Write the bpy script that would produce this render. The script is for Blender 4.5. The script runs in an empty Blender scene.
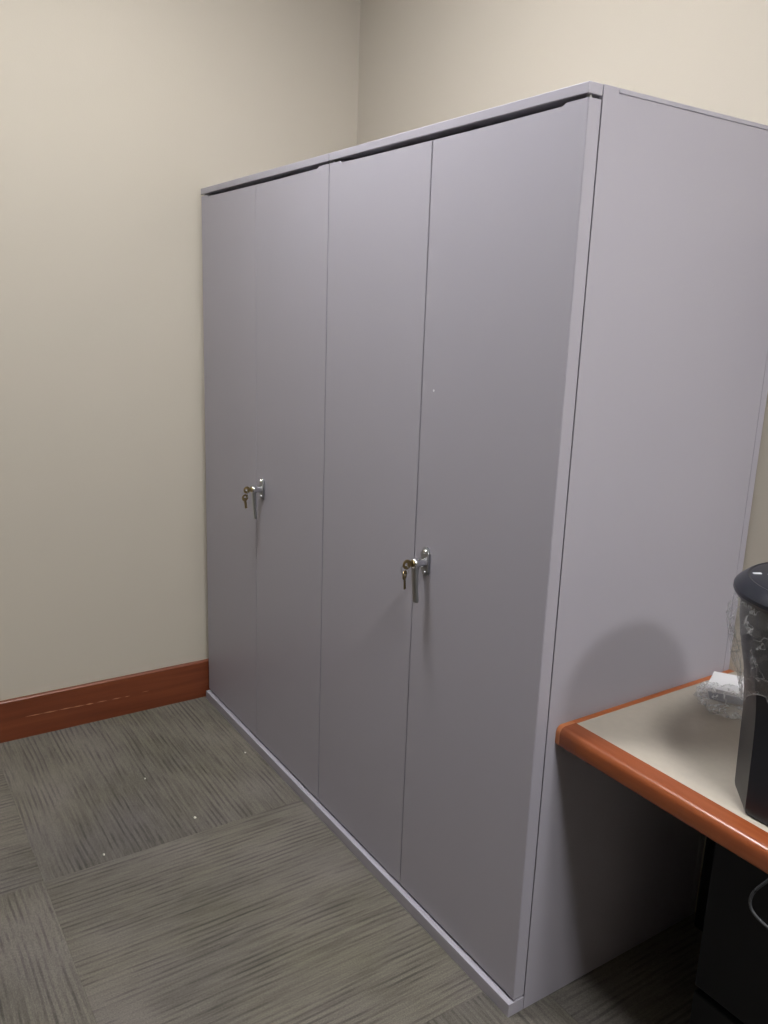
import bpy, bmesh, math, random
from mathutils import Vector, Matrix, noise

scene = bpy.context.scene
COL = scene.collection

# ---------------------------------------------------------------- camera
CAM = Vector((2.9542, -1.1393, 1.5333))
YAW, PITCH, ROLL, FPX = -0.9857, -0.2342, 0.0351, 832.61
fw = Vector((math.sin(YAW) * math.cos(PITCH), math.cos(YAW) * math.cos(PITCH), math.sin(PITCH)))
rt = Vector((math.cos(YAW), -math.sin(YAW), 0))
up = rt.cross(fw)
r2 = rt * math.cos(ROLL) + up * math.sin(ROLL)
u2 = -rt * math.sin(ROLL) + up * math.cos(ROLL)
cd = bpy.data.cameras.new('camera')
cam = bpy.data.objects.new('camera', cd)
COL.objects.link(cam)
m = Matrix((r2, u2, -fw)).transposed().to_4x4()
m.translation = CAM
cam.matrix_world = m
cd.sensor_fit = 'VERTICAL'
cd.sensor_height = 32.0
cd.lens = FPX / 1024.0 * 32.0
cd.clip_start = 0.01
scene.camera = cam

# ---------------------------------------------------------------- world, exposure
w = bpy.data.worlds.new('world')
scene.world = w
w.use_nodes = True
w.node_tree.nodes['Background'].inputs[0].default_value = (0.8, 0.85, 1, 1)
w.node_tree.nodes['Background'].inputs[1].default_value = 0.02
scene.view_settings.view_transform = 'Standard'
scene.view_settings.look = 'None'
scene.view_settings.gamma = 1.0
scene.view_settings.use_curve_mapping = False
scene.view_settings.exposure = 0.0
scene.cycles.transparent_max_bounces = 32
# (the room's only lights are its ceiling troffers: emission strength per fixture)
LAMP_COLOR = (1.0, 0.985, 0.96)
LAMP = 118.0
TROFFERS = [  # x, y, strength, label
    (1.20, -0.56, LAMP, 'recessed ceiling light panel above the two grey cabinets'),
    (3.15, -0.44, LAMP * 1.06, 'recessed ceiling light panel above the desk and bin'),
    (4.72, -0.02, LAMP * 1.3, 'recessed ceiling light panel near the far end wall, beyond the desk'),
]

# room
XL, XR, YB, YF, ZC = -0.034, 6.4, 0.654, -4.4, 3.05
W, H, D = 0.9144, 1.935, 0.649
DZ, DY = 0.7033, 0.060          # desk top height, desk front edge


# ---------------------------------------------------------------- materials
def srgb(r, g, b):
    f = lambda c: (c / 255 / 12.92) if c / 255 <= 0.04045 else ((c / 255 + 0.055) / 1.055) ** 2.4
    return (f(r), f(g), f(b), 1)


class NT:
    def __init__(self, name):
        self.m = bpy.data.materials.new(name)
        self.m.use_nodes = True
        self.t = self.m.node_tree
        self.b = self.t.nodes['Principled BSDF']

    def n(self, kind, **kw):
        nd = self.t.nodes.new(kind)
        for k, v in kw.items():
            if k in nd.inputs:
                nd.inputs[k].default_value = v
            else:
                setattr(nd, k, v)
        return nd

    def l(self, a, b):
        self.t.links.new(a, b)

    def coords(self, scale=(1, 1, 1), space='Object'):
        tc = self.n('ShaderNodeTexCoord')
        mp = self.n('ShaderNodeMapping')
        mp.inputs['Scale'].default_value = scale
        self.l(tc.outputs[space], mp.inputs['Vector'])
        return mp.outputs['Vector']

    def noise(self, vec, scale, detail=3, rough=0.5):
        nz = self.n('ShaderNodeTexNoise', Scale=scale, Detail=detail, Roughness=rough)
        self.l(vec, nz.inputs['Vector'])
        return nz.outputs['Fac']

    def ramp(self, fac, stops):
        r = self.n('ShaderNodeValToRGB')
        e = r.color_ramp.elements
        while len(e) < len(stops):
            e.new(0.5)
        for i, (p, c) in enumerate(stops):
            e[i].position = p
            e[i].color = c if len(c) == 4 else (*c, 1)
        self.l(fac, r.inputs['Fac'])
        return r.outputs['Color']

    def mix(self, fac, a, b, mode='MIX'):
        x = self.n('ShaderNodeMix', data_type='RGBA', blend_type=mode)
        for s, v in ((x.inputs[0], fac), (x.inputs[6], a), (x.inputs[7], b)):
            if hasattr(v, 'is_linked'):
                self.l(v, s)
            else:
                s.default_value = v
        return x.outputs[2]

    def bump(self, h, strength, dist):
        b = self.n('ShaderNodeBump', Strength=strength, Distance=dist)
        self.l(h, b.inputs['Height'])
        self.l(b.outputs['Normal'], self.b.inputs['Normal'])

    def set(self, **kw):
        for k, v in kw.items():
            self.b.inputs[k.replace('_', ' ')].default_value = v
        return self


def plain(name, col, rough=0.5, metal=0.0, spec=0.5, **kw):
    x = NT(name)
    x.set(Base_Color=col, Roughness=rough, Metallic=metal)
    x.b.inputs['Specular IOR Level'].default_value = spec
    for k, v in kw.items():
        x.b.inputs[k.replace('_', ' ')].default_value = v
    return x.m


def paint(name, c1, c2, rough, spec, bscale, bstr, bdist, blotch=1.5):
    x = NT(name)
    v = x.coords()
    x.l(x.ramp(x.noise(v, blotch, 3), [(0.3, c1), (0.7, c2)]), x.b.inputs['Base Color'])
    x.set(Roughness=rough)
    x.b.inputs['Specular IOR Level'].default_value = spec
    x.bump(x.noise(v, bscale, 2), bstr, bdist)
    return x.m


def wood(name, dark, mid, light, axis, rough):
    x = NT(name)
    s = [34, 34, 34]
    s[axis] = 1.6
    v = x.coords(tuple(s))
    g = x.noise(v, 1.0, 6, 0.6)
    s2 = [3, 3, 3]
    s2[axis] = 0.9
    b = x.noise(x.coords(tuple(s2)), 1.0, 3)
    c = x.ramp(g, [(0.25, dark), (0.5, mid), (0.78, light)])
    c = x.mix(x.ramp(b, [(0.35, (0, 0, 0)), (0.7, (1, 1, 1))]), c, x.mix(0.6, c, dark), 'MIX')
    x.l(c, x.b.inputs['Base Color'])
    x.set(Roughness=rough)
    x.bump(g, 0.08, 0.002)
    return x.m


M = {}
M['wall'] = paint('wall_paint', (0.485, 0.450, 0.392, 1), (0.51, 0.472, 0.408, 1), 0.75, 0.25, 260, 0.12, 0.002, 0.8)
M['ceiling'] = paint('ceiling_tile', (0.75, 0.74, 0.7, 1), (0.8, 0.79, 0.75, 1), 0.9, 0.2, 120, 0.3, 0.003)
M['metal'] = paint('grey_powder_coat', (0.366, 0.356, 0.418, 1), (0.381, 0.370, 0.433, 1), 0.42, 0.45, 900, 0.05, 0.0006)
M['metal_in'] = plain('cabinet_inside', (0.12, 0.115, 0.13, 1), 0.6)
M['baseboard'] = wood('cherry_baseboard', (0.11, 0.026, 0.010, 1), (0.185, 0.048, 0.019, 1), (0.26, 0.078, 0.03, 1), 1, 0.38)
M['baseboard_x'] = wood('cherry_baseboard_lengthwise', (0.11, 0.026, 0.010, 1), (0.185, 0.048, 0.019, 1), (0.26, 0.078, 0.03, 1), 0, 0.38)
M['edge'] = wood('cherry_desk_edge', (0.19, 0.046, 0.016, 1), (0.27, 0.074, 0.026, 1), (0.36, 0.115, 0.044, 1), 0, 0.26)
M['edge_y'] = wood('cherry_desk_side', (0.30, 0.075, 0.018, 1), (0.42, 0.12, 0.03, 1), (0.5, 0.17, 0.05, 1), 1, 0.32)
M['endgrain'] = wood('cherry_end_grain', (0.4, 0.13, 0.045, 1), (0.5, 0.18, 0.07, 1), (0.58, 0.24, 0.1, 1), 2, 0.4)
M['laminate'] = paint('beige_laminate', (0.43, 0.392, 0.342, 1), (0.455, 0.415, 0.36, 1), 0.45, 0.4, 700, 0.03, 0.0005, 60)
M['chrome'] = plain('chrome', (0.72, 0.73, 0.76, 1), 0.14, 1.0)
M['steel'] = plain('satin_steel', (0.40, 0.42, 0.43, 1), 0.34, 1.0)
M['brass'] = plain('worn_brass', (0.30, 0.235, 0.12, 1), 0.42, 1.0)
M['plate'] = plain('dull_steel', (0.33, 0.34, 0.36, 1), 0.38, 1.0)
M['black'] = plain('black_plastic', (0.011, 0.013, 0.020, 1), 0.36, 0, 0.45)
M['lid'] = plain('black_lid_plastic', (0.009, 0.011, 0.018, 1), 0.3, 0, 0.35)
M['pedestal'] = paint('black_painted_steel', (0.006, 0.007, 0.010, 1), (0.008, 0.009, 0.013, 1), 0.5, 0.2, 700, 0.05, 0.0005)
M['cable'] = plain('grey_cable', (0.03, 0.033, 0.038, 1), 0.55)
M['white'] = plain('white_card', (0.80, 0.80, 0.84, 1), 0.55)
M['greycard'] = plain('grey_card', (0.40, 0.42, 0.50, 1), 0.5)
M['print'] = plain('light_print', (0.55, 0.57, 0.62, 1), 0.4)
M['lint'] = plain('pale_lint', (0.6, 0.58, 0.52, 1), 0.9)
M['scuff'] = plain('pale_scratch', (0.40, 0.19, 0.10, 1), 0.8)
M['frame'] = plain('white_enamel', (0.8, 0.8, 0.78, 1), 0.4)
M['subfloor'] = plain('subfloor', (0.06, 0.058, 0.055, 1), 0.9)


def film(name, clear, haze, rs=22):
    """thin clear plastic: mostly transparent, faintly glossy, a little milky, wrinkle highlights painted as pale noise lines"""
    x = NT(name)
    x.t.nodes.remove(x.b)
    v = x.coords()
    rid = x.noise(v, rs, 3, 0.55)
    crease_glints = x.ramp(rid, [(0.468, (0, 0, 0)), (0.5, (1, 1, 1)), (0.532, (0, 0, 0))])  # pale lines standing in for highlights along the wrinkles
    tr = x.n('ShaderNodeBsdfTransparent')
    tr.inputs[0].default_value = (clear, clear, clear, 1)
    gl = x.n('ShaderNodeBsdfGlossy', Roughness=0.14)
    d0 = x.n('ShaderNodeBsdfDiffuse')
    d0.inputs[0].default_value = (0.85, 0.87, 0.9, 1)
    d1 = x.n('ShaderNodeBsdfTranslucent')
    d1.inputs[0].default_value = (0.85, 0.87, 0.9, 1)
    df = x.n('ShaderNodeMixShader')
    df.inputs[0].default_value = 0.4
    x.l(d0.outputs[0], df.inputs[1])
    x.l(d1.outputs[0], df.inputs[2])
    m1 = x.n('ShaderNodeMixShader')
    m1.inputs[0].default_value = 0.07
    x.l(tr.outputs[0], m1.inputs[1])
    x.l(gl.outputs[0], m1.inputs[2])
    mm = x.n('ShaderNodeMath', operation='MULTIPLY_ADD')
    x.l(crease_glints, mm.inputs[0])
    mm.inputs[1].default_value = haze * 5
    mm.inputs[2].default_value = haze
    m2 = x.n('ShaderNodeMixShader')
    x.l(mm.outputs[0], m2.inputs[0])
    x.l(m1.outputs[0], m2.inputs[1])
    x.l(df.outputs[0], m2.inputs[2])
    x.l(m2.outputs[0], x.t.nodes['Material Output'].inputs['Surface'])
    return x.m


M['bag'] = film('clear_bag_film', 0.99, 0.055, 18)
M['wrap'] = film('clear_wrapper_film', 0.99, 0.13, 20)


def carpet():
    x = NT('striped_carpet')
    tc = x.n('ShaderNodeTexCoord')
    oi = x.n('ShaderNodeObjectInfo')
    off = x.n('ShaderNodeVectorMath', operation='SCALE')
    cmb = x.n('ShaderNodeCombineXYZ')
    for i in range(3):
        x.l(oi.outputs['Random'], cmb.inputs[i])
    x.l(cmb.outputs[0], off.inputs[0])
    off.inputs['Scale'].default_value = 37.0
    add = x.n('ShaderNodeVectorMath', operation='ADD')
    x.l(tc.outputs['Object'], add.inputs[0])
    x.l(off.outputs[0], add.inputs[1])

    def mapped(s):
        mp = x.n('ShaderNodeMapping')
        mp.inputs['Scale'].default_value = s
        x.l(add.outputs[0], mp.inputs['Vector'])
        return mp.outputs[0]
    fine = x.noise(mapped((7.0, 180, 5)), 1.0, 3, 0.6)
    dash = x.noise(mapped((5.0, 95, 3)), 1.0, 2, 0.5)
    blot = x.noise(mapped((3.2, 4.2, 3)), 1.0, 3, 0.5)
    soil = x.noise(mapped((1.7, 1.7, 1)), 1.0, 2, 0.5)
    tuft = x.noise(mapped((260, 420, 200)), 1.0, 2, 0.5)
    base = x.ramp(blot, [(0.30, (0.148, 0.139, 0.114)), (0.5, (0.166, 0.154, 0.135)), (0.72, (0.182, 0.167, 0.156))])
    s1 = x.ramp(fine, [(0.36, (0.80, 0.80, 0.82)), (0.58, (1, 1, 1))])
    s2 = x.ramp(dash, [(0.36, (0.82, 0.82, 0.83)), (0.52, (1, 1, 1))])
    s3 = x.ramp(soil, [(0.3, (0.80, 0.80, 0.84)), (0.6, (1.05, 1.04, 1.0))])
    s4 = x.ramp(tuft, [(0.3, (0.78, 0.78, 0.78)), (0.7, (1.16, 1.16, 1.16))])
    fade = x.ramp(blot, [(0.42, (1, 1, 1)), (0.70, (0.25, 0.25, 0.25))])
    c = x.mix(fade, base, x.mix(1.0, base, s1, 'MULTIPLY'))
    c = x.mix(fade, c, x.mix(1.0, c, s2, 'MULTIPLY'))
    sep = x.n('ShaderNodeSeparateXYZ')
    x.l(add.outputs[0], sep.inputs[0])
    wob = x.n('ShaderNodeMath', operation='MULTIPLY_ADD')
    x.l(x.noise(mapped((2.0, 6.0, 2)), 1.0, 2, 0.5), wob.inputs[0])
    wob.inputs[1].default_value = 0.03
    x.l(sep.outputs['Y'], wob.inputs[2])
    fr = x.n('ShaderNodeMath', operation='MULTIPLY')
    x.l(wob.outputs[0], fr.inputs[0])
    fr.inputs[1].default_value = 2 * math.pi / 0.0165
    sn = x.n('ShaderNodeMath', operation='SINE')
    x.l(fr.outputs[0], sn.inputs[0])
    dm = x.ramp(x.noise(mapped((6.5, 22, 3)), 1.0, 3, 0.6), [(0.42, (0, 0, 0)), (0.62, (1, 1, 1))])
    band = x.ramp(sn.outputs[0], [(0.0, (1, 1, 1)), (0.75, (0.64, 0.64, 0.67))])
    c = x.mix(dm, c, x.mix(1.0, c, band, 'MULTIPLY'))
    c = x.mix(1.0, c, s3, 'MULTIPLY')
    c = x.mix(1.0, c, s4, 'MULTIPLY')
    x.l(c, x.b.inputs['Base Color'])
    x.set(Roughness=0.95)
    x.b.inputs['Specular IOR Level'].default_value = 0.1
    hm = x.n('ShaderNodeMath', operation='ADD')
    x.l(fine, hm.inputs[0])
    x.l(tuft, hm.inputs[1])
    x.bump(hm.outputs[0], 0.35, 0.003)
    return x.m


M['carpet'] = carpet()


# ---------------------------------------------------------------- mesh helpers
def link(name, bm, mat, parent=None, smooth=None, loc=None):
    me = bpy.data.meshes.new(name)
    bmesh.ops.recalc_face_normals(bm, faces=bm.faces[:])
    if smooth is not None:
        lim = math.radians(smooth)
        for f in bm.faces:
            f.smooth = True
        for e in bm.edges:
            e.smooth = not (len(e.link_faces) == 2 and e.calc_face_angle(0) > lim)
    bm.to_mesh(me)
    bm.free()
    me.materials.append(M[mat])
    o = bpy.data.objects.new(name, me)
    COL.objects.link(o)
    if parent:
        o.parent = parent
    if loc:
        o.location = loc
    return o


def add_box(bm, x0, x1, y0, y1, z0, z1, bev=0.0, seg=2):
    r = bmesh.ops.create_cube(bm, size=1.0)
    vs = r['verts']
    for v in vs:
        v.co = Vector(((x0 + x1) / 2 + v.co.x * (x1 - x0), (y0 + y1) / 2 + v.co.y * (y1 - y0), (z0 + z1) / 2 + v.co.z * (z1 - z0)))
    if bev > 0:
        es = list({e for v in vs for e in v.link_edges})
        bmesh.ops.bevel(bm, geom=es, offset=bev, segments=seg, profile=0.5, affect='EDGES')


def box(name, mat, b, parent=None, bev=0.0, seg=2):
    bm = bmesh.new()
    add_box(bm, *b, bev, seg)
    return link(name, bm, mat, parent)


def add_prism(bm, pts, axis, a0, a1):
    """extrude a 2-D outline along an axis (0 = x, outline in y,z; 1 = y, outline in x,z; 2 = z)"""
    def P(p, a):
        return {0: (a, p[0], p[1]), 1: (p[0], a, p[1]), 2: (p[0], p[1], a)}[axis]
    lo = [bm.verts.new(P(p, a0)) for p in pts]
    hi = [bm.verts.new(P(p, a1)) for p in pts]
    n = len(pts)
    bm.faces.new(lo)
    bm.faces.new(hi[::-1])
    for i in range(n):
        bm.faces.new((lo[i], lo[(i + 1) % n], hi[(i + 1) % n], hi[i]))


def add_cyl(bm, p0, p1, ra, rb=None, seg=24):
    p0, p1 = Vector(p0), Vector(p1)
    rb = ra if rb is None else rb
    d = (p1 - p0).normalized()
    a = d.orthogonal().normalized()
    b = d.cross(a)
    lo, hi = [], []
    for i in range(seg):
        t = 2 * math.pi * i / seg
        u = a * math.cos(t) + b * math.sin(t)
        lo.append(bm.verts.new(p0 + u * ra))
        hi.append(bm.verts.new(p1 + u * rb))
    bm.faces.new(lo[::-1])
    bm.faces.new(hi)
    for i in range(seg):
        bm.faces.new((lo[i], lo[(i + 1) % seg], hi[(i + 1) % seg], hi[i]))


def add_tube(bm, pts, r, seg=10, closed=False):
    pts = [Vector(p) for p in pts]
    n = len(pts)
    rings = []
    for i, p in enumerate(pts):
        a = pts[(i - 1) % n] if closed else pts[max(i - 1, 0)]
        c = pts[(i + 1) % n] if closed else pts[min(i + 1, n - 1)]
        d = (c - a).normalized()
        ref = Vector((0.13, 0.21, 0.97)) if abs(d.z) < 0.9 else Vector((1, 0.1, 0))
        u = d.cross(ref).normalized()
        v = d.cross(u)
        rr = r[i] if isinstance(r, (list, tuple)) else r
        rings.append([bm.verts.new(p + (u * math.cos(2 * math.pi * k / seg) + v * math.sin(2 * math.pi * k / seg)) * rr) for k in range(seg)])
    for i in range(n if closed else n - 1):
        A, B = rings[i], rings[(i + 1) % n]
        for k in range(seg):
            bm.faces.new((A[k], A[(k + 1) % seg], B[(k + 1) % seg], B[k]))
    if not closed:
        bm.faces.new(rings[0][::-1])
        bm.faces.new(rings[-1])


def add_lathe(bm, prof, seg=64):
    rings = []
    for r, z in prof:
        if r < 1e-6:
            rings.append([bm.verts.new((0, 0, z))])
        else:
            rings.append([bm.verts.new((r * math.cos(2 * math.pi * k / seg), r * math.sin(2 * math.pi * k / seg), z)) for k in range(seg)])
    for A, B in zip(rings, rings[1:]):
        for k in range(seg):
            k1 = (k + 1) % seg
            if len(A) == 1:
                bm.faces.new((A[0], B[k], B[k1]))
            elif len(B) == 1:
                bm.faces.new((A[k], A[k1], B[0]))
            else:
                bm.faces.new((A[k], A[k1], B[k1], B[k]))


def smooth_path(pts, sub=8):
    pts = [Vector(p) for p in pts]
    out = []
    for i in range(len(pts) - 1):
        p0, p1, p2, p3 = pts[max(i - 1, 0)], pts[i], pts[i + 1], pts[min(i + 2, len(pts) - 1)]
        for k in range(sub):
            t = k / sub
            out.append(0.5 * ((2 * p1) + (p2 - p0) * t + (2 * p0 - 5 * p1 + 4 * p2 - p3) * t * t + (3 * p1 - p0 - 3 * p2 + p3) * t ** 3))
    out.append(pts[-1])
    return out


def thing(name, label, cat, loc=(0, 0, 0), rotz=0.0, group=None):
    o = bpy.data.objects.new(name, None)
    COL.objects.link(o)
    o.empty_display_size = 0.1
    o.location = loc
    o.rotation_euler = (0, 0, rotz)
    return tag(o, label, cat, group)


def tag(o, label, cat, group=None):
    o['label'] = label
    o['category'] = cat
    if group:
        o['group'] = group
    return o


def struct(o, label, cat):
    o['kind'] = 'structure'
    return tag(o, label, cat)


# ---------------------------------------------------------------- the room
T = 0.12
floor = struct(box('floor', 'subfloor', (XL - T, XR + T, YF - T, YB + T, -0.12, -0.007)),
               'grey olive carpet tile floor with quarter turned stripes', 'floor')
struct(box('wall_left', 'wall', (XL - T, XL, YF, YB, -0.007, ZC)), 'cream painted wall at the left of the cabinets', 'wall')
struct(box('wall_back', 'wall', (XL - T, XR + T, YB, YB + T, -0.007, ZC)), 'cream painted wall behind the grey cabinets', 'wall')
struct(box('wall_right', 'wall', (XR, XR + T, YF, YB, -0.007, ZC)), 'cream painted wall at the far end of the desk', 'wall')
struct(box('wall_front', 'wall', (XL - T, XR + T, YF - T, YF, -0.007, ZC)), 'cream painted wall facing the grey cabinets', 'wall')

# ceiling with real openings for the troffers, laid as tiles over a slab
LX, LY = 0.40, 0.30
struct(box('ceiling', 'ceiling', (XL - T, XR + T, YF - T, YB + T, ZC, ZC + 0.1)), 'off white ceiling over the room', 'ceiling')
for (tx, ty, st, lab) in TROFFERS:
    t = thing('ceiling_light', lab, 'ceiling light', (tx, ty, ZC), group='ceiling light panels')
    bm = bmesh.new()
    for b in ((-LX / 2 - .03, LX / 2 + .03, -LY / 2 - .03, -LY / 2), (-LX / 2 - .03, LX / 2 + .03, LY / 2, LY / 2 + .03),
              (-LX / 2 - .03, -LX / 2, -LY / 2, LY / 2), (LX / 2, LX / 2 + .03, -LY / 2, LY / 2)):
        add_box(bm, *b, -0.03, -0.001)
    link('frame', bm, 'frame', t)
    x = NT('lit_diffuser')
    em = x.n('ShaderNodeEmission')
    em.inputs['Color'].default_value = (*LAMP_COLOR, 1)
    em.inputs['Strength'].default_value = st
    x.l(em.outputs[0], x.t.nodes['Material Output'].inputs['Surface'])
    M['diffuser'] = x.m
    box('diffuser', 'diffuser', (-LX / 2, LX / 2, -LY / 2, LY / 2, -0.02, -0.006), t)


# carpet tiles, 914 mm, laid quarter turned
TS, GX, GY = 0.914, 0.830, -0.797
cache = {}
i0 = math.floor((XL - GX) / TS)
j0 = math.floor((YF - GY) / TS)
i = i0
while GX + i * TS < XR:
    j = j0
    while GY + j * TS < YB:
        x0, x1 = max(GX + i * TS, XL) + 0.0003, min(GX + (i + 1) * TS, XR) - 0.0003
        y0, y1 = max(GY + j * TS, YF) + 0.0003, min(GY + (j + 1) * TS, YB) - 0.0003
        if x1 - x0 > 0.01 and y1 - y0 > 0.01:
            turn = (i + j) % 2 == 0
            cx, cy = GX + (i + .5) * TS, GY + (j + .5) * TS
            key = tuple(round(q, 4) for q in (x0 - cx, x1 - cx, y0 - cy, y1 - cy)) + (turn,)
            if key not in cache:
                bm = bmesh.new()
                a = (x0 - cx, x1 - cx, y0 - cy, y1 - cy)
                if turn:      # mesh is stored turned back by a quarter so that the placed tile is turned forward
                    a = (y0 - cy, y1 - cy, -(x1 - cx), -(x0 - cx))
                add_box(bm, *a, -0.007, 0.0)
                o = link('carpet_tile', bm, 'carpet', floor)
                cache[key] = o.data
            else:
                o = bpy.data.objects.new('carpet_tile', cache[key])
                COL.objects.link(o)
                o.parent = floor
            o.location = (cx, cy, 0)
            if turn:
                o.rotation_euler = (0, 0, math.pi / 2)
        j += 1
    i += 1

# baseboards
BBH, BBT = 0.153, 0.018


def baseboard(name, axis, a0, a1, face, sgn, label):
    bm = bmesh.new()
    pr = [(face, 0.0), (face + sgn * BBT, 0.0), (face + sgn * BBT, BBH - 0.003), (face + sgn * (BBT - 0.003), BBH), (face, BBH)]
    add_prism(bm, pr, axis, a0, a1)
    return struct(link(name, bm, 'baseboard' if axis == 1 else 'baseboard_x'), label, 'baseboard')


bl = baseboard('baseboard_left', 1, YF, YB - 0.0, XL, 1, 'reddish cherry wood baseboard with pale scratches along left wall')
baseboard('baseboard_back', 0, 2 * W + 0.01, XR, YB, -1, 'reddish cherry wood baseboard along the wall under the desk')
baseboard('baseboard_right', 1, YF, YB - BBT, XR, -1, 'reddish cherry wood baseboard along the far end wall')
baseboard('baseboard_front', 0, XL + BBT, XR - BBT, YF, 1, 'reddish cherry wood baseboard along the wall facing the cabinets')
random.seed(4)
bm = bmesh.new()
for (y, z, ln, th) in ((-0.655, 0.080, 0.06, .0016), (-0.60, 0.079, 0.055, .0022), (-0.545, 0.0785, 0.05, .0018), (-0.50, 0.077, 0.05, .002), (-0.46, 0.0765, 0.03, .003),
                       (-0.415, 0.076, 0.04, .0016), (-0.36, 0.075, 0.035, .0018), (-0.32, 0.074, 0.02, .0014), (-0.25, 0.078, .03, .001)):
    s = -0.02
    xf = XL + BBT
    pts = [(y - ln / 2, z - ln / 2 * s), (y, z - th), (y + ln / 2, z + ln / 2 * s), (y, z + th)]
    add_prism(bm, pts, 0, xf - 0.0005, xf + 0.0004)
link('scratch', bm, 'scuff', bl)


# ---------------------------------------------------------------- storage cabinets
GAPZ0, GAPZ1, LIP = 1.903, 1.9155, 0.034


def arc(cx, cz, r, a0, a1, n=6):
    return [(cx + r * math.cos(math.radians(a0 + (a1 - a0) * k / n)), cz + r * math.sin(math.radians(a0 + (a1 - a0) * k / n))) for k in range(n + 1)]


def door(parent, x0, x1, hinge_left):
    bm = bmesh.new()
    y0, y1, z0, z1 = 0.002, 0.0332, 0.041, GAPZ0
    # flat pan door: the hinge-side top corner stands a little higher
    s = 0.0065
    if hinge_left:
        out = [(x0, z0), (x1, z0), (x1, z1), (x0 + .062, z1), (x0 + .055, z1 + s), (x0, z1 + s)]
    else:
        out = [(x0, z0), (x1, z0), (x1, z1 + s), (x1 - .055, z1 + s), (x1 - .062, z1), (x0, z1)]
    add_prism(bm, out, 1, y0, y1)
    bmesh.ops.bevel(bm, geom=[e for e in bm.edges if all(abs(v.co.y - y0) < 1e-6 for v in e.verts)], offset=0.0012, segments=2, affect='EDGES')
    return link('door', bm, 'metal', parent)


def lock_handle(d, hx, hz):
    """plate, stem, hanging lever and lock barrel, all on the door's face (y = 0.002, towards -y)"""
    f = 0.002
    # oblong rosette
    bm = bmesh.new()
    a, b = 0.0145, 0.0215
    out = [(hx + p[0], hz + p[1]) for p in arc(0, b, a, 0, 180, 10) + arc(0, -b, a, 180, 360, 10)]
    add_prism(bm, out, 1, f - 0.006, f)
    bmesh.ops.bevel(bm, geom=[e for e in bm.edges if all(abs(v.co.y - (f - 0.006)) < 1e-6 for v in e.verts)], offset=0.0025, segments=3, affect='EDGES')
    link('handle_plate', bm, 'plate', d, smooth=35)
    # screw bosses; the upper one in brighter metal to put in a glint
    for sz in (0.026, -0.026):
        bm = bmesh.new()
        add_cyl(bm, (hx, f - 0.006, hz + sz), (hx, f - 0.0095, hz + sz), 0.0062, 0.0046, 16)
        link('plate_screw', bm, 'chrome' if sz > 0 else 'plate', d, smooth=40)
    # stem + lever
    bm = bmesh.new()
    prof = [(0.0125, 0), (0.0115, 0.006), (0.0112, 0.010), (0.0112, 0.018), (0.0122, 0.022), (0.013, 0.027), (0.013, 0.0335), (0.011, 0.036), (0, 0.036)]
    add_lathe(bm, prof, 28)
    bmesh.ops.transform(bm, matrix=Matrix.Translation((hx, f - 0.005, hz)) @ Matrix.Rotation(math.pi / 2, 4, 'X'), verts=bm.verts[:])
    link('handle_stem', bm, 'chrome', d, smooth=40)
    bm = bmesh.new()
    sec = [(0.0, 0.011, 0.0095), (-0.012, 0.0105, 0.0075), (-0.03, 0.009, 0.006), (-0.06, 0.0085, 0.005), (-0.085, 0.0088, 0.0048), (-0.094, 0.0085, 0.0055), (-0.098, 0.0065, 0.0045)]
    rings = []
    for (z, ax, ay) in sec:
        yy = f - 0.033 + 0.006 * (-z / 0.098) ** 2
        rings.append([bm.verts.new((hx + ax * math.copysign(abs(math.cos(t)) ** 0.6, math.cos(t)), yy + ay * math.copysign(abs(math.sin(t)) ** 0.6, math.sin(t)), hz + z))
                      for t in [2 * math.pi * k / 20 for k in range(20)]])
    for A, B in zip(rings, rings[1:]):
        for k in range(20):
            bm.faces.new((A[k], A[(k + 1) % 20], B[(k + 1) % 20], B[k]))
    bm.faces.new(rings[0])
    bm.faces.new(rings[-1][::-1])
    link('handle_lever', bm, 'steel', d, smooth=45)
    bm = bmesh.new()
    add_cyl(bm, (hx, f - 0.0405, hz), (hx, f - 0.0435, hz), 0.0085, 0.008, 20)
    link('lock_cylinder', bm, 'brass', d, smooth=40)


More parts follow.
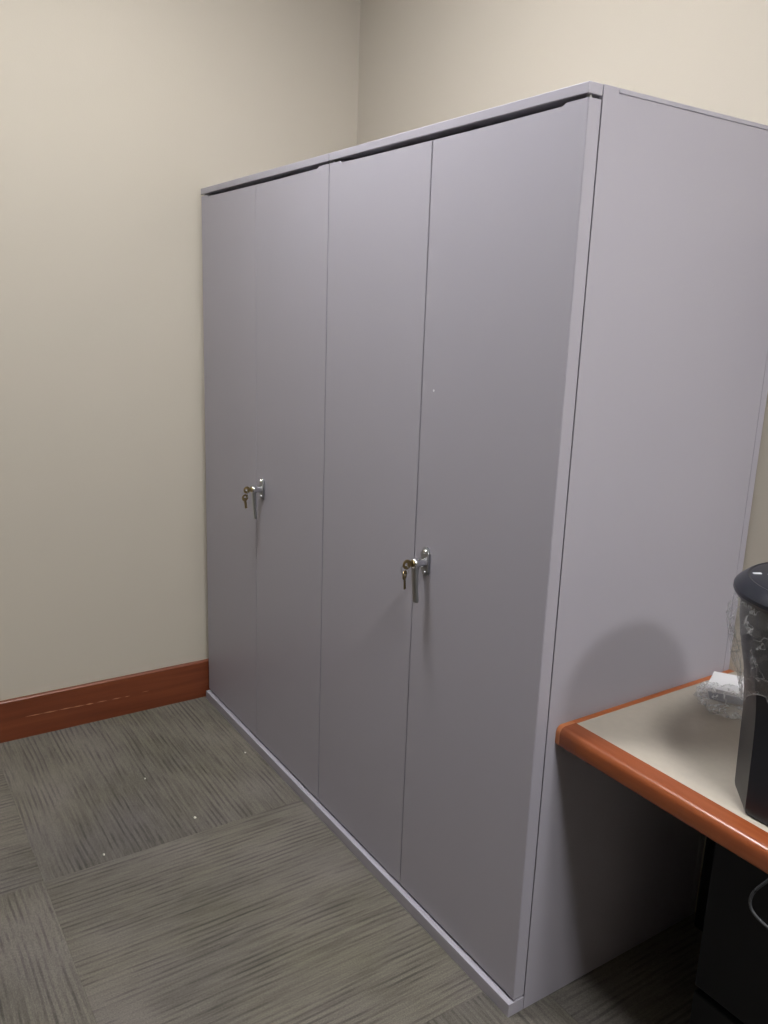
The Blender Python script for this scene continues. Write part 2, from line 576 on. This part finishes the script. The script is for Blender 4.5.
def cabinet(x0, label, mid, chip=False):
    c = thing('storage_cabinet', label, 'cabinet', (x0, 0, 0), group='grey steel storage cabinets')
    g = 0.0012
    # carcass: outer skin of each side is a sheet with folded flanges (seams show at top and rear)
    for s in (0, 1):
        xo = W - g if s else g
        xi = xo - 0.0022 if s else xo + 0.0022
        xm = xo - 0.014 if s else xo + 0.014
        bm = bmesh.new()
        out = [(.0362, 0.0), (D - .0225, 0.0), (D - .0225, H - .0095), (.0755, H - .0095), (.0755, H), (.0362, H)]
        add_prism(bm, out, 0, min(xo, xi), max(xo, xi))
        p = link('side_panel', bm, 'metal', c)
        box('top_flange', 'metal', (min(xo, xi), max(xo, xi), .0772, D, H - .0077, H), p)
        box('rear_flange', 'metal', (min(xo, xi), max(xo, xi), D - .0209, D, 0.0, H - .0077), p)
        box('side_liner', 'metal', (min(xi, xm), max(xi, xm), .037, D - .001, 0.001, H - 0.001), p)
    box('back_panel', 'metal_in', (0.016, W - 0.016, D - 0.012, D - 0.002, 0.03, H - 0.014), c)
    box('top_panel', 'metal', (0.0045, W - 0.0045, 0.0365, D - 0.002, H - 0.012, H - 0.0005), c)
    box('bottom_panel', 'metal_in', (0.016, W - 0.016, 0.036, D - 0.012, 0.002, 0.036), c)
    for z in (0.42, 0.80, 1.18, 1.56):
        box('shelf', 'metal_in', (0.018, W - 0.018, 0.06, D - 0.014, z, z + 0.02), c)
    box('top_rail', 'metal', (g, W - g, 0.0, 0.0345, GAPZ1, H), c, bev=0.0016)
    box('base_rail', 'metal', (g - .0005, W - g + .0005, -0.011, 0.0345, 0.0, LIP), c, bev=0.0012)
    d1 = door(c, 0.0018, W / 2 - mid, True)
    d2 = door(c, W / 2 + mid, W - 0.0018, False)
    for (px) in (0.010, W - 0.010):
        bm = bmesh.new()
        add_cyl(bm, (px, 0.012, GAPZ0 + 0.004), (px, 0.012, GAPZ1 + 0.001), 0.0042, seg=14)
        link('hinge_pin', bm, 'steel', c, smooth=40)
    lock_handle(d2, 0.5085, 0.961)
    if chip:
        bm = bmesh.new()
        add_cyl(bm, (1.419 - x0, 0.0022, 1.366), (1.419 - x0, 0.0012, 1.3662), 0.0032, 0.0022, 8)
        link('paint_chip', bm, 'white', d2)
    return c


cabinet(0.0, 'grey steel two door storage cabinet in the corner against the left wall', 0.0006)
cabinet(W, 'grey steel two door storage cabinet nearer the desk, its side panel showing', 0.0013, chip=True)


def keyset(x0, label, seed):
    """a key standing in the lock and a second one hanging from its ring"""
    hx, hz, f = x0 + 0.5085, 0.961, 0.002
    k = thing('key_set', label, 'keys', (hx, f - 0.0435, hz), group='keys left in the cabinet locks')
    rnd = random.Random(seed)

    def key_mesh():
        bm = bmesh.new()
        # bow with a hole (ring of quads), shank, bit; drawn in y-z plane, shank along +y from 0
        n = 20
        ro, ri, th = 0.0115, 0.004, 0.0011
        vs = []
        for sx in (-th, th):
            o = [bm.verts.new((sx, -0.0135 + ro * math.cos(2 * math.pi * q / n), ro * 1.05 * math.sin(2 * math.pi * q / n))) for q in range(n)]
            i_ = [bm.verts.new((sx, -0.0155 + ri * math.cos(2 * math.pi * q / n), ri * math.sin(2 * math.pi * q / n))) for q in range(n)]
            vs.append((o, i_))
        for q in range(n):
            q1 = (q + 1) % n
            for (o, i_) in vs:
                bm.faces.new((o[q], o[q1], i_[q1], i_[q]))
            bm.faces.new((vs[0][0][q], vs[0][0][q1], vs[1][0][q1], vs[1][0][q]))
            bm.faces.new((vs[0][1][q], vs[0][1][q1], vs[1][1][q1], vs[1][1][q]))
        return bm
    bm = key_mesh()
    add_box(bm, -0.0011, 0.0011, -0.004, 0.001, -0.004, 0.004)
    a = link('key', bm, 'brass', k, smooth=35)
    # ring through the bow
    c = Vector((0, -0.0185, -0.0135))
    bm = bmesh.new()
    add_tube(bm, [c + Vector((0.0115 * math.sin(t) * 0.5, 0.0115 * math.sin(t) * 0.6, 0.0125 * math.cos(t))) for t in [2 * math.pi * q / 28 for q in range(28)]], 0.0008, 8, True)
    link('key_ring', bm, 'steel', k, smooth=60)
    bm = key_mesh()
    add_box(bm, -0.0011, 0.0011, -0.004, 0.022, -0.0042, 0.0036)
    tooth = [(-0.004 + 0.026 * 1, -0.0042)]
    for q in range(4):
        add_box(bm, -0.0011, 0.0011, 0.004 + q * 0.005, 0.0065 + q * 0.005, 0.0036, 0.0036 + 0.0014 + 0.0003 * (q % 2))
    # hang: shank (+y) points down
    rot = Matrix.Rotation(math.radians(rnd.uniform(10, 35)), 4, 'Z') @ Matrix.Rotation(math.radians(-84), 4, 'X')
    bmesh.ops.transform(bm, matrix=Matrix.Translation((0.001, -0.019, -0.038)) @ rot, verts=bm.verts[:])
    link('key', bm, 'brass', k, smooth=35)


keyset(0.0, 'small brass keys in the lock of the corner cabinet', 1)
keyset(W, 'small brass keys in the lock of the cabinet nearer the desk', 2)

# ---------------------------------------------------------------- desk
DX0, DX1, DYB, DT = 2 * W - 0.0008, 3.75, YB - 0.002, 0.044
dk = thing('desk', 'beige laminate desk with cherry wood edge beside the cabinet', 'desk', (DX0, DY, 0))
LXd, LYd = DX1 - DX0, DYB - DY
EW, SW = 0.045, 0.015
box('desk_top', 'laminate', (SW, LXd - SW, EW, LYd, DZ - 0.032, DZ), dk)
bm = bmesh.new()
r = 0.015
prof = [(EW, DZ), ] + [(r - r * math.sin(math.radians(t)), DZ - r + r * math.cos(math.radians(t))) for t in range(0, 91, 15)] + \
       [(0.006 - 0.006 * math.cos(math.radians(t)), DZ - DT + 0.006 - 0.006 * math.sin(math.radians(t))) for t in range(0, 91, 30)] + [(EW, DZ - DT)]
add_prism(bm, prof, 0, 0.012, LXd)
link('front_edge', bm, 'edge', dk, smooth=35)
bm = bmesh.new()
add_prism(bm, [(p[0] + 0.0004, p[1] - 0.0004 if p[1] > DZ - .02 else p[1] + 0.0004) for p in prof], 0, 0.0, 0.012)
link('edge_end_grain', bm, 'endgrain', dk, smooth=35)
box('side_edge', 'edge_y', (0.0, SW, EW, LYd, DZ - DT + 0.004, DZ), dk, bev=0.001)
box('side_edge', 'edge_y', (LXd - SW, LXd, EW, LYd, DZ - DT + 0.004, DZ), dk, bev=0.001)
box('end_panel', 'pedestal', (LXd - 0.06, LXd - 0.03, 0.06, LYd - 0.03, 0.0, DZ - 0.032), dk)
box('assumed_dark_panel', 'pedestal', (0.03, LXd - 0.06, LYd - 0.045, LYd - 0.027, 0.0, DZ - 0.033), dk)  # assumed black panel, added so the space under the desk stays dark
box('support_cleat', 'pedestal', (0.002, 0.027, 0.12, LYd - 0.02, DZ - 0.07, DZ - 0.032), dk)

# drawer pedestal under the desk
PX0, PX1, PY0, PY1 = 2.100, 2.50, 0.248, 0.60
pd = thing('drawer_pedestal', 'black steel drawer pedestal in the shadow under the desk', 'drawer unit', (PX0, PY0, 0))
pw, pdp = PX1 - PX0, PY1 - PY0
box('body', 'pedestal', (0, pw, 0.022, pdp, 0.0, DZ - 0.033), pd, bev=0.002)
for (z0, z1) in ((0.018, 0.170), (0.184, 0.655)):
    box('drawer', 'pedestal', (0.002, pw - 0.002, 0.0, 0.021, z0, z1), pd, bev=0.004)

# ---------------------------------------------------------------- bin on the desk
BX, BY = 2.277, 0.228
LIDZ = 0.396      # lid rim height above the desk
bn = thing('waste_bin', 'black faceted bin with round lid and clear plastic liner on desk', 'bin', (BX, BY, DZ))


def bin_r(t, th):
    """radius of the bin body at height share t, angle th: octagonal foot growing into a round rim"""
    q = (th + math.pi / 8) % (math.pi / 4) - math.pi / 8
    octo = 0.1115 / math.cos(q)
    lo = octo * (1 + 0.10 * t)
    k = min(1.0, max(0.0, (t - 0.38) / 0.5))
    k = k * k * (3 - 2 * k)
    return lo * (1 - k) + (0.118 + 0.037 * t) * k


bm = bmesh.new()
NS, HB = 128, LIDZ - 0.012
zs = [0.0, 0.004, 0.012] + [0.012 + (HB - 0.012) * k / 16 for k in range(1, 17)]
rings = []
for n_, z in enumerate(zs):
    sh = (0.006, 0.0015, 0)[n_] if n_ < 3 else 0
    rings.append([bm.verts.new(((bin_r(z / HB, 2 * math.pi * k / NS) - sh) * math.cos(2 * math.pi * k / NS), (bin_r(z / HB, 2 * math.pi * k / NS) - sh) * math.sin(2 * math.pi * k / NS), z)) for k in range(NS)])
for A, B in zip(rings, rings[1:]):
    for k in range(NS):
        bm.faces.new((A[k], A[(k + 1) % NS], B[(k + 1) % NS], B[k]))
bm.faces.new(rings[0][::-1])
bm.faces.new(rings[-1])
link('body', bm, 'black', bn, smooth=20)
bm = bmesh.new()
add_lathe(bm, [(0, -0.014), (0.150, -0.014), (0.163, -0.011), (0.1675, -0.004), (0.1672, 0.002), (0.163, 0.008), (0.156, 0.014), (0.151, 0.0185), (0.147, 0.0205), (0.143, 0.0195), (0.140, 0.0205), (0.07, 0.0225), (0, 0.0235)], 96)
bmesh.ops.translate(bm, vec=(0, 0, LIDZ), verts=bm.verts[:])
lid = link('lid', bm, 'lid', bn, smooth=25)
# printed marks on the lid
for (mx, my, a, b, rz, n_) in ((-0.111, -0.0717, 0.0070, 0.0030, 0.99, 4), (-0.0935, -0.055, 0.0080, 0.0048, 0.99, 20)):
    bm = bmesh.new()
    pts = []
    for q in range(n_):
        t = 2 * math.pi * (q + .5) / n_
        u, v = (a * math.cos(t) * (1.41 if n_ == 4 else 1), b * math.sin(t) * (1.41 if n_ == 4 else 1))
        pts.append((mx + u * math.cos(rz) - v * math.sin(rz), my + u * math.sin(rz) + v * math.cos(rz)))
    add_prism(bm, pts, 2, LIDZ + 0.0195, LIDZ + 0.0222)
    link('lid_mark', bm, 'print', lid)

# clear liner folded over the rim
bm = bmesh.new()
NA, NR = 220, 34
rows = []
for rI in range(NR + 1):
    s = rI / NR
    row = []
    for a in range(NA):
        th = 2 * math.pi * a / NA
        ct, stt = math.cos(th), math.sin(th)
        hem = 0.172 + 0.022 * math.sin(2 * th + 0.8) + 0.012 * math.sin(5 * th + 2.0) + 0.006 * math.sin(11 * th)
        z = LIDZ - 0.010 - hem * s
        base = bin_r(min(1, max(0, z / HB)), th)
        bul = 0.156 + 0.010 * math.sin(math.pi * min(1, s * 1.9)) ** 0.7 if s < 0.52 else 0.156
        k = min(1, max(0, (s - 0.12) / 0.75))
        rad = bul * (1 - k) + (base + 0.010) * k
        p = Vector((ct * 3.2, stt * 3.2, s * 2.6))
        cr = noise.noise(p * 1.1) * 0.010 + abs(noise.noise(p * 2.6 + Vector((7, 1, 3)))) * -0.012 + noise.noise(p * 6.0) * 0.0028
        rad = max(base + 0.0022, rad + cr * min(1, 0.25 + s * 3) + 0.004)
        row.append(bm.verts.new((rad * ct, rad * stt, z + 0.004 * noise.noise(p * 1.7 + Vector((3, 3, 3))) * s)))
    rows.append(row)
for A, B in zip(rows, rows[1:]):
    for k in range(NA):
        bm.faces.new((A[k], A[(k + 1) % NA], B[(k + 1) % NA], B[k]))
# rolled hem
add_tube(bm, [v.co.copy() for v in rows[-1]], 0.0011, 6, True)
link('liner_bag', bm, 'bag', bn, smooth=60)

# ---------------------------------------------------------------- packet in a crumpled wrapper
pk = thing('wrapped_packet', 'white card packet in crumpled clear plastic wrapper beside the bin', 'packet', (1.957, 0.478, DZ), rotz=math.radians(18))
bm = bmesh.new()
add_box(bm, -0.062, 0.062, -0.028, 0.028, -0.017, 0.017, 0.0015)
mt = Matrix.Translation((0.006, 0.010, 0.036)) @ Matrix.Rotation(math.radians(24), 4, 'X') @ Matrix.Rotation(math.radians(-7), 4, 'Y')
bmesh.ops.transform(bm, matrix=mt, verts=bm.verts[:])
car = link('card_box', bm, 'white', pk, smooth=40)
bm = bmesh.new()
add_box(bm, -0.058, 0.060, -0.0288, -0.0281, -0.0160, 0.007)
bmesh.ops.transform(bm, matrix=mt, verts=bm.verts[:])
link('front_panel', bm, 'greycard', car)  # grey-blue sheet over most of the box's front face
bm = bmesh.new()
bmesh.ops.create_icosphere(bm, subdivisions=5, radius=1.0)
for v in bm.verts:
    n_ = v.co.normalized()
    q = 1 + 0.16 * noise.noise(n_ * 2.4) - 0.28 * abs(noise.noise(n_ * 4.2 + Vector((5, 2, 1)))) + 0.03 * noise.noise(n_ * 9)
    z = n_.z * q * 0.030 + 0.021
    v.co = Vector((n_.x * q * 0.084 + 0.004, n_.y * q * 0.080 - 0.018, max(0.0008, z)))
link('wrapper', bm, 'wrap', pk, smooth=50)

# ---------------------------------------------------------------- power cord over the desk edge
path = smooth_path([(2.52, 0.30, DZ + .003), (2.43, 0.16, DZ + .003), (2.37, 0.085, DZ + .0032), (2.345, 0.052, DZ + .0005), (2.330, 0.046, DZ - .02), (2.312, 0.045, 0.655),
                    (2.297, 0.044, 0.628), (2.294, 0.044, 0.607), (2.303, 0.044, 0.592), (2.330, 0.046, 0.582), (2.375, 0.05, 0.578),
                    (2.45, 0.10, 0.55), (2.54, 0.2, 0.42), (2.58, 0.40, 0.15), (2.60, 0.57, 0.003)], 8)
bm = bmesh.new()
add_tube(bm, [p + Vector((0.011, 0, 0)) for p in path], 0.0026, 10)
tag(link('power_cord', bm, 'cable', None, smooth=60), 'thin dark power cord looping over the desk front edge', 'cord')

# ---------------------------------------------------------------- lint on the carpet
specks = [(0.755, -0.341, 0.0055, 'largest pale lint speck on carpet in front of corner cabinet'),
          (0.796, -0.628, 0.004, 'small pale lint speck on carpet at a tile joint, farther from cabinets'),
          (0.464, -0.405, 0.004, 'small pale lint speck on carpet midway between baseboard and tile joint'),
          (0.472, -0.050, 0.0045, 'small pale lint speck on carpet close to corner cabinet base')]
for q, (x, y, r_, lab) in enumerate(specks):
    bm = bmesh.new()
    bmesh.ops.create_icosphere(bm, subdivisions=2, radius=1.0)
    for v in bm.verts:
        k = 1 + 0.5 * noise.noise(v.co * 2 + Vector((q * 5, 0, 0)))
        v.co = Vector((v.co.x * r_ * k, v.co.y * r_ * 0.7 * k, max(-.9, v.co.z) * 0.002 + 0.0018))
    o = link('lint_speck', bm, 'lint', None, smooth=60, loc=(x, y, 0))
    tag(o, lab, 'lint', 'lint specks on the carpet')
